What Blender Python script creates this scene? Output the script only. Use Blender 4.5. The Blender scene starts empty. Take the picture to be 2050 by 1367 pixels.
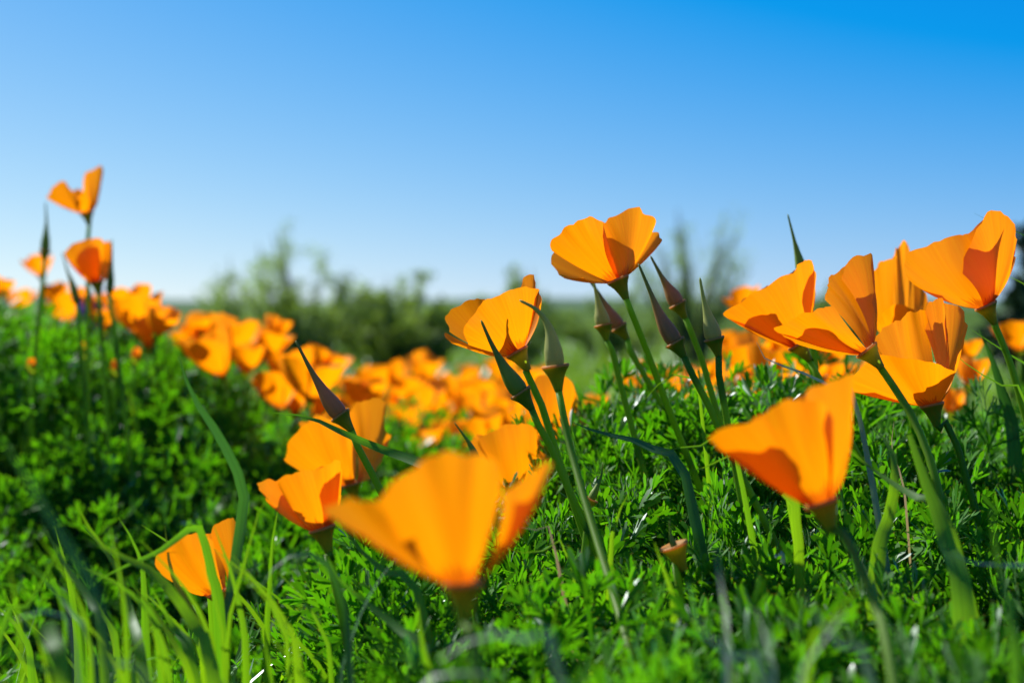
import bpy, math, random
import numpy as np
from mathutils import Vector, Matrix

random.seed(7); RNG = np.random.default_rng(7)
SC = bpy.context.scene
COL = SC.collection

# ------------------------------------------------------------------ camera, sky, sun, exposure
W_PX, H_PX, LENS = 2050.0, 1367.0, 50.0
FPX = W_PX * LENS / 36.0
CAM_Z = 0.30
PITCH = math.atan((H_PX / 2 - 615.0) / FPX)
cam_d = bpy.data.cameras.new('camera'); cam = bpy.data.objects.new('camera', cam_d); COL.objects.link(cam)
cam.location = (0, 0, CAM_Z); cam.rotation_euler = (math.pi / 2 - PITCH, 0, 0)
cam_d.lens = LENS; cam_d.sensor_width = 36; cam_d.clip_start = 0.02; cam_d.clip_end = 20000
cam_d.dof.use_dof = True; cam_d.dof.focus_distance = 0.57; cam_d.dof.aperture_fstop = 8.0
SC.camera = cam

SUN_AZ, SUN_EL = math.radians(-53), math.radians(40)      # azimuth from the view direction (+Y), to the left
world = bpy.data.worlds.new('World'); SC.world = world; world.use_nodes = True
wn, wl = world.node_tree.nodes, world.node_tree.links
wn.clear()
sky = wn.new('ShaderNodeTexSky'); sky.sky_type = 'NISHITA'; sky.sun_disc = False
sky.sun_elevation = SUN_EL; sky.sun_rotation = SUN_AZ
sky.altitude = 500; sky.air_density = 1.0; sky.dust_density = 0.4; sky.ozone_density = 3.0
# the deep clear blue of the photograph: one colour grade over the whole sky (channel = sky * gain + offset)
tcw = wn.new('ShaderNodeTexCoord')
lift = wn.new('ShaderNodeVectorMath'); lift.operation = 'ADD'; lift.inputs[1].default_value = (0, 0, 0.06)
nrm = wn.new('ShaderNodeVectorMath'); nrm.operation = 'NORMALIZE'
sep = wn.new('ShaderNodeSeparateColor'); com = wn.new('ShaderNodeCombineColor')
for ch, (gain, off, lo) in enumerate(((1.05, -2.10, 0.02), (0.725, -0.63, 0.80))):
    ma = wn.new('ShaderNodeMath'); ma.operation = 'MULTIPLY_ADD'; ma.inputs[1].default_value = gain; ma.inputs[2].default_value = off
    mm = wn.new('ShaderNodeMath'); mm.operation = 'MAXIMUM'; mm.inputs[1].default_value = lo
    wl.new(sep.outputs[ch], ma.inputs[0]); wl.new(ma.outputs[0], mm.inputs[0]); wl.new(mm.outputs[0], com.inputs[ch])
pw = wn.new('ShaderNodeMath'); pw.operation = 'POWER'; pw.inputs[1].default_value = 0.332
pm = wn.new('ShaderNodeMath'); pm.operation = 'MULTIPLY'; pm.inputs[1].default_value = 2.66
wl.new(sep.outputs[2], pw.inputs[0]); wl.new(pw.outputs[0], pm.inputs[0]); wl.new(pm.outputs[0], com.inputs[2])
bg = wn.new('ShaderNodeBackground'); bg.inputs['Strength'].default_value = 0.09
wo = wn.new('ShaderNodeOutputWorld')
wl.new(tcw.outputs['Generated'], lift.inputs[0]); wl.new(lift.outputs[0], nrm.inputs[0]); wl.new(nrm.outputs[0], sky.inputs['Vector'])
wl.new(sky.outputs[0], sep.inputs[0]); wl.new(com.outputs[0], bg.inputs[0]); wl.new(bg.outputs[0], wo.inputs[0])
sun_d = bpy.data.lights.new('sun', 'SUN'); sun = bpy.data.objects.new('sun', sun_d); COL.objects.link(sun)
sun_d.energy = 5.0; sun_d.angle = math.radians(0.5); sun_d.color = (1.0, 0.95, 0.86)
SDIR = Vector((math.sin(SUN_AZ) * math.cos(SUN_EL), math.cos(SUN_AZ) * math.cos(SUN_EL), math.sin(SUN_EL)))
sun.rotation_euler = SDIR.to_track_quat('Z', 'Y').to_euler()
SC.view_settings.view_transform = 'Standard'; SC.view_settings.look = 'None'
SC.view_settings.exposure = 1.0; SC.view_settings.gamma = 1.0; SC.view_settings.use_curve_mapping = False
SC.render.engine = 'CYCLES'
SC.cycles.use_denoising = True
SC.cycles.max_bounces = 8; SC.cycles.diffuse_bounces = 4; SC.cycles.transmission_bounces = 6; SC.cycles.glossy_bounces = 2
SC.cycles.sample_clamp_indirect = 6

# ------------------------------------------------------------------ helpers
CP, SP = math.cos(PITCH), math.sin(PITCH)
def P(u, v, d):
    """a point of the place: direction read off the photograph, distance d in metres"""
    x = (u - W_PX / 2) / FPX * d; h = (H_PX / 2 - v) / FPX * d
    return np.array((x, d * CP + h * SP, CAM_Z - d * SP + h * CP))

def gauss(x, y, cx, cy, sx, sy): return np.exp(-((x - cx) / sx) ** 2 - ((y - cy) / sy) ** 2)
def ground_z(x, y):
    x = np.asarray(x, float); y = np.asarray(y, float)
    z = 0.045 + 0.072 * gauss(x, y, 0.125, 0.73, 0.145, 0.18) 
    sig = lambda t: 1 / (1 + np.exp(-np.clip(t, -30, 30)))
    z = z + 0.098 * sig(-(x + 0.27) / 0.045) * sig((y - 0.99) / 0.028) * np.exp(-(np.maximum(y - 1.15, 0) / .5) ** 2) * np.exp(-(np.minimum(x + .7, 0) / .5) ** 2)
    z = z - 0.055 * gauss(x, y, -0.28, 0.80, 0.20, 0.16)
    z = z + 0.006 * np.sin(13 * x + 3) * np.sin(11 * y + 1) * np.exp(-(x * x + y * y) / 9)
    return z

def mesh(name, V, F, UV=None, smooth=True):
    me = bpy.data.meshes.new(name)
    V = np.asarray(V, np.float32)
    me.from_pydata(V.tolist(), [], F)
    if UV is not None:
        uvl = me.uv_layers.new(name='UVMap')
        idx = np.empty(len(me.loops), np.int32); me.loops.foreach_get('vertex_index', idx)
        uvl.data.foreach_set('uv', np.asarray(UV, np.float32)[idx].ravel())
    if smooth: me.polygons.foreach_set('use_smooth', np.ones(len(me.polygons), bool))
    me.update()
    return me

def mesh_np(name, V, Q, UV=None, smooth=True):
    """big mesh of triangles from arrays"""
    me = bpy.data.meshes.new(name)
    V = np.ascontiguousarray(V, np.float32); Q = np.ascontiguousarray(Q, np.int32)
    n, k = Q.shape
    me.vertices.add(len(V)); me.vertices.foreach_set('co', V.ravel())
    me.loops.add(n * k); me.loops.foreach_set('vertex_index', Q.ravel())
    me.polygons.add(n); me.polygons.foreach_set('loop_start', np.arange(0, n * k, k, dtype=np.int32))
    if UV is not None:
        uvl = me.uv_layers.new(name='UVMap'); uvl.data.foreach_set('uv', np.ascontiguousarray(UV, np.float32)[Q.ravel()].ravel())
    if smooth: me.polygons.foreach_set('use_smooth', np.ones(n, bool))
    me.update(calc_edges=True); me.validate()
    return me

def obj(name, me, mat=None, parent=None, loc=None):
    o = bpy.data.objects.new(name, me); COL.objects.link(o)
    if mat is not None and me is not None and len(me.materials) == 0: me.materials.append(mat)
    if parent is not None: o.parent = parent
    if loc is not None: o.location = loc
    return o

def tag(o, label=None, cat=None, group=None, kind=None):
    if label: o['label'] = label
    if cat: o['category'] = cat
    if group: o['group'] = group
    if kind: o['kind'] = kind
    return o

def thing(name, loc, label, cat, group=None):
    return tag(obj(name, None, loc=loc), label, cat, group)

def unit(a):
    a = np.asarray(a, float); return a / (np.linalg.norm(a) + 1e-12)

def catmull(pts, n):
    pts = np.asarray(pts, float)
    if len(pts) == 1: return np.repeat(pts, n, 0)
    seg = np.linalg.norm(np.diff(pts, axis=0), axis=1) + 1e-9
    cum = np.concatenate(([0], np.cumsum(seg))) ; ts = np.linspace(0, cum[-1], n)
    ext = np.vstack((2 * pts[0] - pts[1], pts, 2 * pts[-1] - pts[-2]))
    out = []
    for t in ts:
        i = min(max(np.searchsorted(cum, t, side='right') - 1, 0), len(pts) - 2)
        f = (t - cum[i]) / seg[i]
        p0, p1, p2, p3 = ext[i:i + 4]
        out.append(0.5 * ((2 * p1) + (-p0 + p2) * f + (2 * p0 - 5 * p1 + 4 * p2 - p3) * f * f + (-p0 + 3 * p1 - 3 * p2 + p3) * f ** 3))
    return np.array(out)

def frames(path):
    T = np.gradient(path, axis=0); T /= np.linalg.norm(T, axis=1)[:, None] + 1e-12
    ref = np.array((0.3, -1.0, 0.1)); N = []
    n = ref - T[0] * ref.dot(T[0]); n = unit(n)
    for t in T:
        n = unit(n - t * n.dot(t)); N.append(n)
    N = np.array(N); B = np.cross(T, N)
    return T, N, B

def tube(path, radii, sides=8, caps=True):
    path = np.asarray(path); n = len(path); T, N, B = frames(path)
    a = np.linspace(0, 2 * math.pi, sides, endpoint=False)
    V = (path[:, None] + (np.cos(a)[None, :, None] * N[:, None] + np.sin(a)[None, :, None] * B[:, None]) * np.asarray(radii)[:, None, None]).reshape(-1, 3)
    F = []
    for i in range(n - 1):
        for j in range(sides):
            k = (j + 1) % sides
            F.append((i * sides + j, i * sides + k, (i + 1) * sides + k, (i + 1) * sides + j))
    if caps:
        F.append(tuple(range(sides))[::-1]); F.append(tuple((n - 1) * sides + j for j in range(sides)))
    UV = np.array([(j / sides, i / (n - 1)) for i in range(n) for j in range(sides)])
    return V, F, UV

def to_ground(pts, drift=0.25):
    """carry a stalk on from its last point down into the soil"""
    p = np.array(pts[-1]); d = unit(p - np.array(pts[-2]))
    g = ground_z(p[0], p[1]); h = max(p[2] - g, 0.01)
    hx = np.clip(d[:2] / max(-d[2], 0.4), -0.8, 0.8) * drift * h
    q1 = p + np.array((hx[0] * .7, hx[1] * .7, -h * .5))
    q2 = np.array((p[0] + hx[0], p[1] + hx[1], 0)); q2[2] = ground_z(q2[0], q2[1]) - 0.004
    return list(pts) + [q1, q2]

# ------------------------------------------------------------------ materials
def mat_new(name):
    m = bpy.data.materials.new(name); m.use_nodes = True
    nt = m.node_tree; nt.nodes.clear(); return m, nt.nodes, nt.links

def thin_leaf(name, cols, trans_col, trans=0.45, gloss=0.10, rough=0.35, tip=None, streak=0.0, streak_scale=60.0, sheen_col=(0.9, 0.97, 1.0)):
    """a thin leaf or petal: light is partly scattered back, partly let through; waxy gloss on top"""
    m, N, L = mat_new(name)
    geo = N.new('ShaderNodeNewGeometry'); oi = N.new('ShaderNodeObjectInfo'); tc = N.new('ShaderNodeTexCoord')
    add = N.new('ShaderNodeMath'); add.operation = 'ADD'; fr = N.new('ShaderNodeMath'); fr.operation = 'FRACT'
    L.new(geo.outputs['Random Per Island'], add.inputs[0]); L.new(oi.outputs['Random'], add.inputs[1]); L.new(add.outputs[0], fr.inputs[0])
    ramp = N.new('ShaderNodeValToRGB'); L.new(fr.outputs[0], ramp.inputs[0])
    el = ramp.color_ramp.elements
    while len(el) < len(cols): el.new(0.5)
    for i, c in enumerate(cols):
        el[i].position = i / max(len(cols) - 1, 1); el[i].color = (*c, 1)
    ramp2 = N.new('ShaderNodeValToRGB'); L.new(fr.outputs[0], ramp2.inputs[0]); el = ramp2.color_ramp.elements
    while len(el) < len(trans_col): el.new(0.5)
    for i, c in enumerate(trans_col):
        el[i].position = i / max(len(trans_col) - 1, 1); el[i].color = (*c, 1)
    c1, c2 = ramp.outputs[0], ramp2.outputs[0]
    sx = N.new('ShaderNodeSeparateXYZ'); L.new(tc.outputs['UV'], sx.inputs[0])
    if streak > 0:
        mp = N.new('ShaderNodeMapping'); mp.inputs['Scale'].default_value = (streak_scale, 1.6, 1); L.new(tc.outputs['UV'], mp.inputs[0])
        nz = N.new('ShaderNodeTexNoise'); nz.inputs['Scale'].default_value = 1.0; nz.inputs['Detail'].default_value = 3; L.new(mp.outputs[0], nz.inputs['Vector'])
        mr = N.new('ShaderNodeMapRange'); mr.inputs['From Min'].default_value = .3; mr.inputs['From Max'].default_value = .7
        mr.inputs['To Min'].default_value = 1 - streak; mr.inputs['To Max'].default_value = 1.0; L.new(nz.outputs['Fac'], mr.inputs['Value'])
        outs = []
        for c in (c1, c2):
            mx = N.new('ShaderNodeMix'); mx.data_type = 'RGBA'; mx.blend_type = 'MULTIPLY'; mx.inputs['Factor'].default_value = 1
            L.new(c, mx.inputs['A']); L.new(mr.outputs[0], mx.inputs['B']); outs.append(mx.outputs['Result'])
        c1, c2 = outs
    if tip is not None:
        tcol, lo, hi = tip
        mr = N.new('ShaderNodeMapRange'); mr.inputs['From Min'].default_value = lo; mr.inputs['From Max'].default_value = hi; L.new(sx.outputs['Y'], mr.inputs['Value'])
        outs = []
        for c in (c1, c2):
            mx = N.new('ShaderNodeMix'); mx.data_type = 'RGBA'; L.new(mr.outputs[0], mx.inputs['Factor']); L.new(c, mx.inputs['A']); mx.inputs['B'].default_value = (*tcol, 1); outs.append(mx.outputs['Result'])
        c1, c2 = outs
    di = N.new('ShaderNodeBsdfDiffuse'); L.new(c1, di.inputs[0])
    tr = N.new('ShaderNodeBsdfTranslucent'); L.new(c2, tr.inputs[0])
    mix = N.new('ShaderNodeMixShader'); mix.inputs[0].default_value = trans; L.new(di.outputs[0], mix.inputs[1]); L.new(tr.outputs[0], mix.inputs[2])
    gl = N.new('ShaderNodeBsdfGlossy'); gl.inputs['Color'].default_value = (*sheen_col, 1); gl.inputs['Roughness'].default_value = rough
    lw = N.new('ShaderNodeFresnel'); lw.inputs['IOR'].default_value = 1.4
    mg = N.new('ShaderNodeMath'); mg.operation = 'MULTIPLY'; mg.inputs[1].default_value = gloss * 10; L.new(lw.outputs[0], mg.inputs[0])
    cl = N.new('ShaderNodeClamp'); cl.inputs['Max'].default_value = 0.3; L.new(mg.outputs[0], cl.inputs[0])
    mix2 = N.new('ShaderNodeMixShader'); L.new(cl.outputs[0], mix2.inputs[0]); L.new(mix.outputs[0], mix2.inputs[1]); L.new(gl.outputs[0], mix2.inputs[2])
    out = N.new('ShaderNodeOutputMaterial'); L.new(mix2.outputs[0], out.inputs[0])
    return m

def petal_material():
    m, N, L = mat_new('poppy_petal')
    tc = N.new('ShaderNodeTexCoord'); sx = N.new('ShaderNodeSeparateXYZ'); L.new(tc.outputs['UV'], sx.inputs[0])
    oi = N.new('ShaderNodeObjectInfo')
    # fine radial veins
    mp = N.new('ShaderNodeMapping'); mp.inputs['Scale'].default_value = (46, 1.4, 1); L.new(tc.outputs['UV'], mp.inputs[0])
    cmb = N.new('ShaderNodeCombineXYZ'); L.new(oi.outputs['Random'], cmb.inputs[2]); 
    vs = N.new('ShaderNodeVectorMath'); vs.operation = 'MULTIPLY_ADD'; vs.inputs[1].default_value = (1, 1, 1); L.new(mp.outputs[0], vs.inputs[0])
    sc_ = N.new('ShaderNodeVectorMath'); sc_.operation = 'SCALE'; sc_.inputs['Scale'].default_value = 37; L.new(cmb.outputs[0], sc_.inputs[0]); L.new(sc_.outputs[0], vs.inputs[2])
    nz = N.new('ShaderNodeTexNoise'); nz.inputs['Scale'].default_value = 1; nz.inputs['Detail'].default_value = 4; L.new(vs.outputs[0], nz.inputs['Vector'])
    mr = N.new('ShaderNodeMapRange'); mr.inputs['From Min'].default_value = .3; mr.inputs['From Max'].default_value = .7; mr.inputs['To Min'].default_value = 0.0; mr.inputs['To Max'].default_value = 1; L.new(nz.outputs['Fac'], mr.inputs['Value'])
    cA = N.new('ShaderNodeMix'); cA.data_type = 'RGBA'; L.new(mr.outputs[0], cA.inputs['Factor'])
    cA.inputs['A'].default_value = (0.93, 0.270, 0.001, 1); cA.inputs['B'].default_value = (0.96, 0.325, 0.001, 1)
    # deep orange flush and short dark streaks at the foot of the petal
    mpb = N.new('ShaderNodeMapping'); mpb.inputs['Scale'].default_value = (22, 0.8, 1); L.new(tc.outputs['UV'], mpb.inputs[0])
    nb = N.new('ShaderNodeTexNoise'); nb.inputs['Scale'].default_value = 1; nb.inputs['Detail'].default_value = 1; L.new(mpb.outputs[0], nb.inputs['Vector'])
    ad = N.new('ShaderNodeMath'); ad.operation = 'MULTIPLY_ADD'; ad.inputs[1].default_value = 0.42; ad.inputs[2].default_value = -0.03; L.new(nb.outputs['Fac'], ad.inputs[0])
    sb = N.new('ShaderNodeMath'); sb.operation = 'SUBTRACT'; L.new(ad.outputs[0], sb.inputs[0]); L.new(sx.outputs['Y'], sb.inputs[1])
    mb = N.new('ShaderNodeMapRange'); mb.inputs['From Min'].default_value = 0.0; mb.inputs['From Max'].default_value = 0.06; mb.inputs['To Max'].default_value = 0.85; L.new(sb.outputs[0], mb.inputs['Value'])
    cB = N.new('ShaderNodeMix'); cB.data_type = 'RGBA'; L.new(mb.outputs[0], cB.inputs['Factor']); L.new(cA.outputs['Result'], cB.inputs['A']); cB.inputs['B'].default_value = (0.62, 0.10, 0.002, 1)
    di = N.new('ShaderNodeBsdfDiffuse'); L.new(cB.outputs['Result'], di.inputs[0])
    tr = N.new('ShaderNodeBsdfTranslucent'); L.new(cB.outputs['Result'], tr.inputs[0])
    mix = N.new('ShaderNodeMixShader'); mix.inputs[0].default_value = 0.58; L.new(di.outputs[0], mix.inputs[1]); L.new(tr.outputs[0], mix.inputs[2])
    bm = N.new('ShaderNodeBump'); bm.inputs['Strength'].default_value = 0.10; bm.inputs['Distance'].default_value = 0.001; L.new(nz.outputs['Fac'], bm.inputs['Height'])
    L.new(bm.outputs[0], di.inputs['Normal']); L.new(bm.outputs[0], tr.inputs['Normal'])
    gl = N.new('ShaderNodeBsdfGlossy'); gl.inputs['Roughness'].default_value = .45; gl.inputs['Color'].default_value = (1, .85, .6, 1)
    mix2 = N.new('ShaderNodeMixShader'); mix2.inputs[0].default_value = 0.025; L.new(mix.outputs[0], mix2.inputs[1]); L.new(gl.outputs[0], mix2.inputs[2])
    out = N.new('ShaderNodeOutputMaterial'); L.new(mix2.outputs[0], out.inputs[0])
    return m

def waxy(name, c1, c2, rough=0.45, scale=(14, 1.2, 1), grad=None, spec=0.4, lets=0.0):
    """stems and buds: fine lengthwise ribs, waxy bloom"""
    m, N, L = mat_new(name)
    tc = N.new('ShaderNodeTexCoord')
    mp = N.new('ShaderNodeMapping'); mp.inputs['Scale'].default_value = scale; L.new(tc.outputs['UV'], mp.inputs[0])
    nz = N.new('ShaderNodeTexNoise'); nz.inputs['Scale'].default_value = 1; nz.inputs['Detail'].default_value = 3; L.new(mp.outputs[0], nz.inputs['Vector'])
    mx = N.new('ShaderNodeMix'); mx.data_type = 'RGBA'; L.new(nz.outputs['Fac'], mx.inputs['Factor']); mx.inputs['A'].default_value = (*c1, 1); mx.inputs['B'].default_value = (*c2, 1)
    col = mx.outputs['Result']
    if grad is not None:
        gc, lo, hi = grad
        sx = N.new('ShaderNodeSeparateXYZ'); L.new(tc.outputs['UV'], sx.inputs[0])
        mr = N.new('ShaderNodeMapRange'); mr.inputs['From Min'].default_value = lo; mr.inputs['From Max'].default_value = hi; L.new(sx.outputs['Y'], mr.inputs['Value'])
        m2 = N.new('ShaderNodeMix'); m2.data_type = 'RGBA'; L.new(mr.outputs[0], m2.inputs['Factor']); L.new(col, m2.inputs['A']); m2.inputs['B'].default_value = (*gc, 1); col = m2.outputs['Result']
    b = N.new('ShaderNodeBsdfPrincipled'); L.new(col, b.inputs['Base Color']); b.inputs['Roughness'].default_value = rough
    b.inputs['Specular IOR Level'].default_value = spec
    b.inputs['Subsurface Weight'].default_value = 0.0
    bm = N.new('ShaderNodeBump'); bm.inputs['Strength'].default_value = .35; bm.inputs['Distance'].default_value = .0006; L.new(nz.outputs['Fac'], bm.inputs['Height']); L.new(bm.outputs[0], b.inputs['Normal'])
    out = N.new('ShaderNodeOutputMaterial')
    if lets > 0:
        tr = N.new('ShaderNodeBsdfTranslucent'); br = N.new('ShaderNodeMix'); br.data_type = 'RGBA'; br.blend_type = 'MULTIPLY'; br.inputs['Factor'].default_value = 1; br.inputs['B'].default_value = (2.6, 2.2, 1.0, 1); L.new(col, br.inputs['A']); L.new(br.outputs['Result'], tr.inputs[0])
        mxs = N.new('ShaderNodeMixShader'); mxs.inputs[0].default_value = lets; L.new(b.outputs[0], mxs.inputs[1]); L.new(tr.outputs[0], mxs.inputs[2]); L.new(mxs.outputs[0], out.inputs[0])
    else: L.new(b.outputs[0], out.inputs[0])
    return m

M_PETAL = petal_material()
M_STEM = waxy('poppy_stem', (0.075, 0.175, 0.007), (0.115, 0.235, 0.012), rough=.5, spec=.25, lets=.5)
M_RECEP = waxy('receptacle', (0.085, 0.17, 0.010), (0.13, 0.21, 0.014), rough=.5, grad=((0.24, 0.17, 0.02), .80, 1.0), spec=.25, lets=.5)
M_RIM = waxy('receptacle_rim', (0.36, 0.20, 0.04), (0.44, 0.24, 0.09), rough=.5, spec=.25, lets=.5)
M_BUD_GREEN = waxy('bud_green', (0.105, 0.18, 0.012), (0.17, 0.25, 0.025), rough=.5, spec=.3, lets=.28)
M_BUD_GREY = waxy('bud_grey', (0.18, 0.22, 0.05), (0.33, 0.35, 0.11), rough=.5, grad=((0.21, 0.28, 0.07), .3, .8), spec=.3, lets=.28)
M_BUD_PURPLE = waxy('bud_purple', (0.17, 0.090, 0.030), (0.34, 0.220, 0.075), rough=.5, grad=((0.14, 0.17, 0.028), .35, .7), spec=.3, lets=.28)
M_LEAF = thin_leaf('poppy_leaf', [(0.020, 0.105, 0.003), (0.045, 0.155, 0.004), (0.026, 0.125, 0.004)], [(0.07, 0.33, 0.002), (0.14, 0.44, 0.003), (0.08, 0.35, 0.003)], trans=.45, gloss=.014, rough=.52, tip=((0.32, 0.10, 0.025), .90, 1.0))
M_GRASS = thin_leaf('grass_blade', [(0.045, 0.15, 0.008), (0.085, 0.21, 0.008), (0.05, 0.165, 0.010)], [(0.22, 0.54, 0.003), (0.32, 0.64, 0.005), (0.16, 0.48, 0.006)], trans=.55, gloss=.045, rough=.52, streak=.4, streak_scale=9)
M_GRASS_BLUE = thin_leaf('grass_blade_bluish', [(0.035, 0.13, 0.025), (0.05, 0.16, 0.03)], [(0.08, 0.30, 0.015), (0.11, 0.36, 0.015)], trans=.38, gloss=.08, rough=.52, streak=.4, streak_scale=9)
M_PALE_SHEEN = thin_leaf('pale_sheen_blade', [(0.27, 0.33, 0.19), (0.33, 0.38, 0.24)], [(0.20, 0.34, 0.08), (0.24, 0.38, 0.10)], trans=.25, gloss=.20, rough=.48, streak=.35, streak_scale=9)  # sun sheen on the blades painted in as a paler base colour
M_MEADOW = thin_leaf('meadow_grass', [(0.05, 0.14, 0.008), (0.09, 0.19, 0.010), (0.06, 0.15, 0.012)], [(0.18, 0.38, 0.004), (0.26, 0.44, 0.006), (0.18, 0.38, 0.008)], trans=.5, gloss=.03, rough=.5)
M_SHRUB = thin_leaf('shrub_leaf', [(0.07, 0.12, 0.02), (0.10, 0.16, 0.025), (0.08, 0.13, 0.025)], [(0.22, 0.37, 0.02), (0.29, 0.44, 0.03), (0.21, 0.36, 0.03)], trans=.57, gloss=.03, rough=.5)
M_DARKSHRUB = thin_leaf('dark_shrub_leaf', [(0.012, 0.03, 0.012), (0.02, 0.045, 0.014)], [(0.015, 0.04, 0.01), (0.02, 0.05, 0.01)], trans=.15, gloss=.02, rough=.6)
M_BARK = waxy('bark', (0.06, 0.07, 0.03), (0.12, 0.13, 0.05), rough=.8, spec=.1)
M_DRY = thin_leaf('dry_blade', [(0.38, 0.28, 0.15), (0.45, 0.33, 0.2)], [(0.40, 0.28, 0.12), (0.45, 0.33, 0.15)], trans=.35, gloss=.05)
M_LUPINE = thin_leaf('lupine_floret', [(0.22, 0.16, 0.55), (0.40, 0.25, 0.60)], [(0.25, 0.18, 0.6), (0.45, 0.28, 0.62)], trans=.4, gloss=.03)

def ground_material():
    m, N, L = mat_new('meadow_soil')
    tc = N.new('ShaderNodeTexCoord')
    nz = N.new('ShaderNodeTexNoise'); nz.inputs['Scale'].default_value = 0.35; nz.inputs['Detail'].default_value = 12; nz.inputs['Roughness'].default_value = .65; L.new(tc.outputs['Object'], nz.inputs['Vector'])
    n2 = N.new('ShaderNodeTexNoise'); n2.inputs['Scale'].default_value = 55; n2.inputs['Detail'].default_value = 6; L.new(tc.outputs['Object'], n2.inputs['Vector'])
    r = N.new('ShaderNodeValToRGB'); L.new(nz.outputs['Fac'], r.inputs[0])
    e = r.color_ramp.elements; e[0].position = .3; e[0].color = (0.045, 0.10, 0.012, 1); e[1].position = .7; e[1].color = (0.085, 0.15, 0.016, 1)
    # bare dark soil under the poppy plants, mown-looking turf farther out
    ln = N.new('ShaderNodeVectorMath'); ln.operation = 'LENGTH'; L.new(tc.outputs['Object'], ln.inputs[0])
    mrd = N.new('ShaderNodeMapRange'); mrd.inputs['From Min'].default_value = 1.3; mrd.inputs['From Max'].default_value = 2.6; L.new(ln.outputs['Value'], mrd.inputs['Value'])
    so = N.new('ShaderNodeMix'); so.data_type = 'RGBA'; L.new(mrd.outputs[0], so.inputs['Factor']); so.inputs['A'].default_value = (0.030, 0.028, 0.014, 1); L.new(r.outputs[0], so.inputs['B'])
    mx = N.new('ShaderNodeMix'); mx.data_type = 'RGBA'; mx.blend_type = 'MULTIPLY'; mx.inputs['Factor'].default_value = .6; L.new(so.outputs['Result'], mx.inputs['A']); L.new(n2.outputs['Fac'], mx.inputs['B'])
    b = N.new('ShaderNodeBsdfPrincipled'); b.inputs['Roughness'].default_value = .95; b.inputs['Specular IOR Level'].default_value = .05; L.new(mx.outputs['Result'], b.inputs['Base Color'])
    bm = N.new('ShaderNodeBump'); bm.inputs['Strength'].default_value = .6; bm.inputs['Distance'].default_value = .01; L.new(n2.outputs['Fac'], bm.inputs['Height']); L.new(bm.outputs[0], b.inputs['Normal'])
    out = N.new('ShaderNodeOutputMaterial'); L.new(b.outputs[0], out.inputs[0])
    return m
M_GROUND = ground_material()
M_HILL = waxy('hazed_hill', (0.05, 0.10, 0.06), (0.09, 0.13, 0.08), rough=.95, scale=(60, 60, 1), spec=.02)  # distance haze put into the base colour as a muted blue-green

# ------------------------------------------------------------------ ground and far hills
def build_ground():
    s = np.linspace(-1, 1, 221); k = 9.0
    xs = np.sinh(s * k) / math.sinh(k) * 4000.0; ys = np.sinh(s * k) / math.sinh(k) * 4000.0 + 0.7
    X, Y = np.meshgrid(xs, ys); Z = ground_z(X, Y)
    V = np.stack((X, Y, Z), -1).reshape(-1, 3); n = len(xs)
    i, j = np.meshgrid(np.arange(n - 1), np.arange(n - 1)); a = (j * n + i).ravel()
    Q = np.stack((a, a + 1, a + n + 1, a + n), -1)
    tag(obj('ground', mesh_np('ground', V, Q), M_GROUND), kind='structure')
build_ground()

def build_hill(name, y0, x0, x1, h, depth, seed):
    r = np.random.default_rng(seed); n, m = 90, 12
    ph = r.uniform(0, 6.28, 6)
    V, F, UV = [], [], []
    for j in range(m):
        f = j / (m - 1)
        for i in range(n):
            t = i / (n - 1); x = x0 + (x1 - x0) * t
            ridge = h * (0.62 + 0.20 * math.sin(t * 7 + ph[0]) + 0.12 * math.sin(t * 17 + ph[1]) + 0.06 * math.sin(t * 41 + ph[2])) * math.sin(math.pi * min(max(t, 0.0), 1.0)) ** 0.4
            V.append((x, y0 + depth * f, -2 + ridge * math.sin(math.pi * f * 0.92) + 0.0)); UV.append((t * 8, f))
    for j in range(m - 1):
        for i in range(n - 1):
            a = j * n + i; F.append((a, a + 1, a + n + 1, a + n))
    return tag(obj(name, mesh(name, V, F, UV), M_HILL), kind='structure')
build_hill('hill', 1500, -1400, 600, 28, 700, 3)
build_hill('hill', 2200, -900, 1900, 24, 800, 5)

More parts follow.
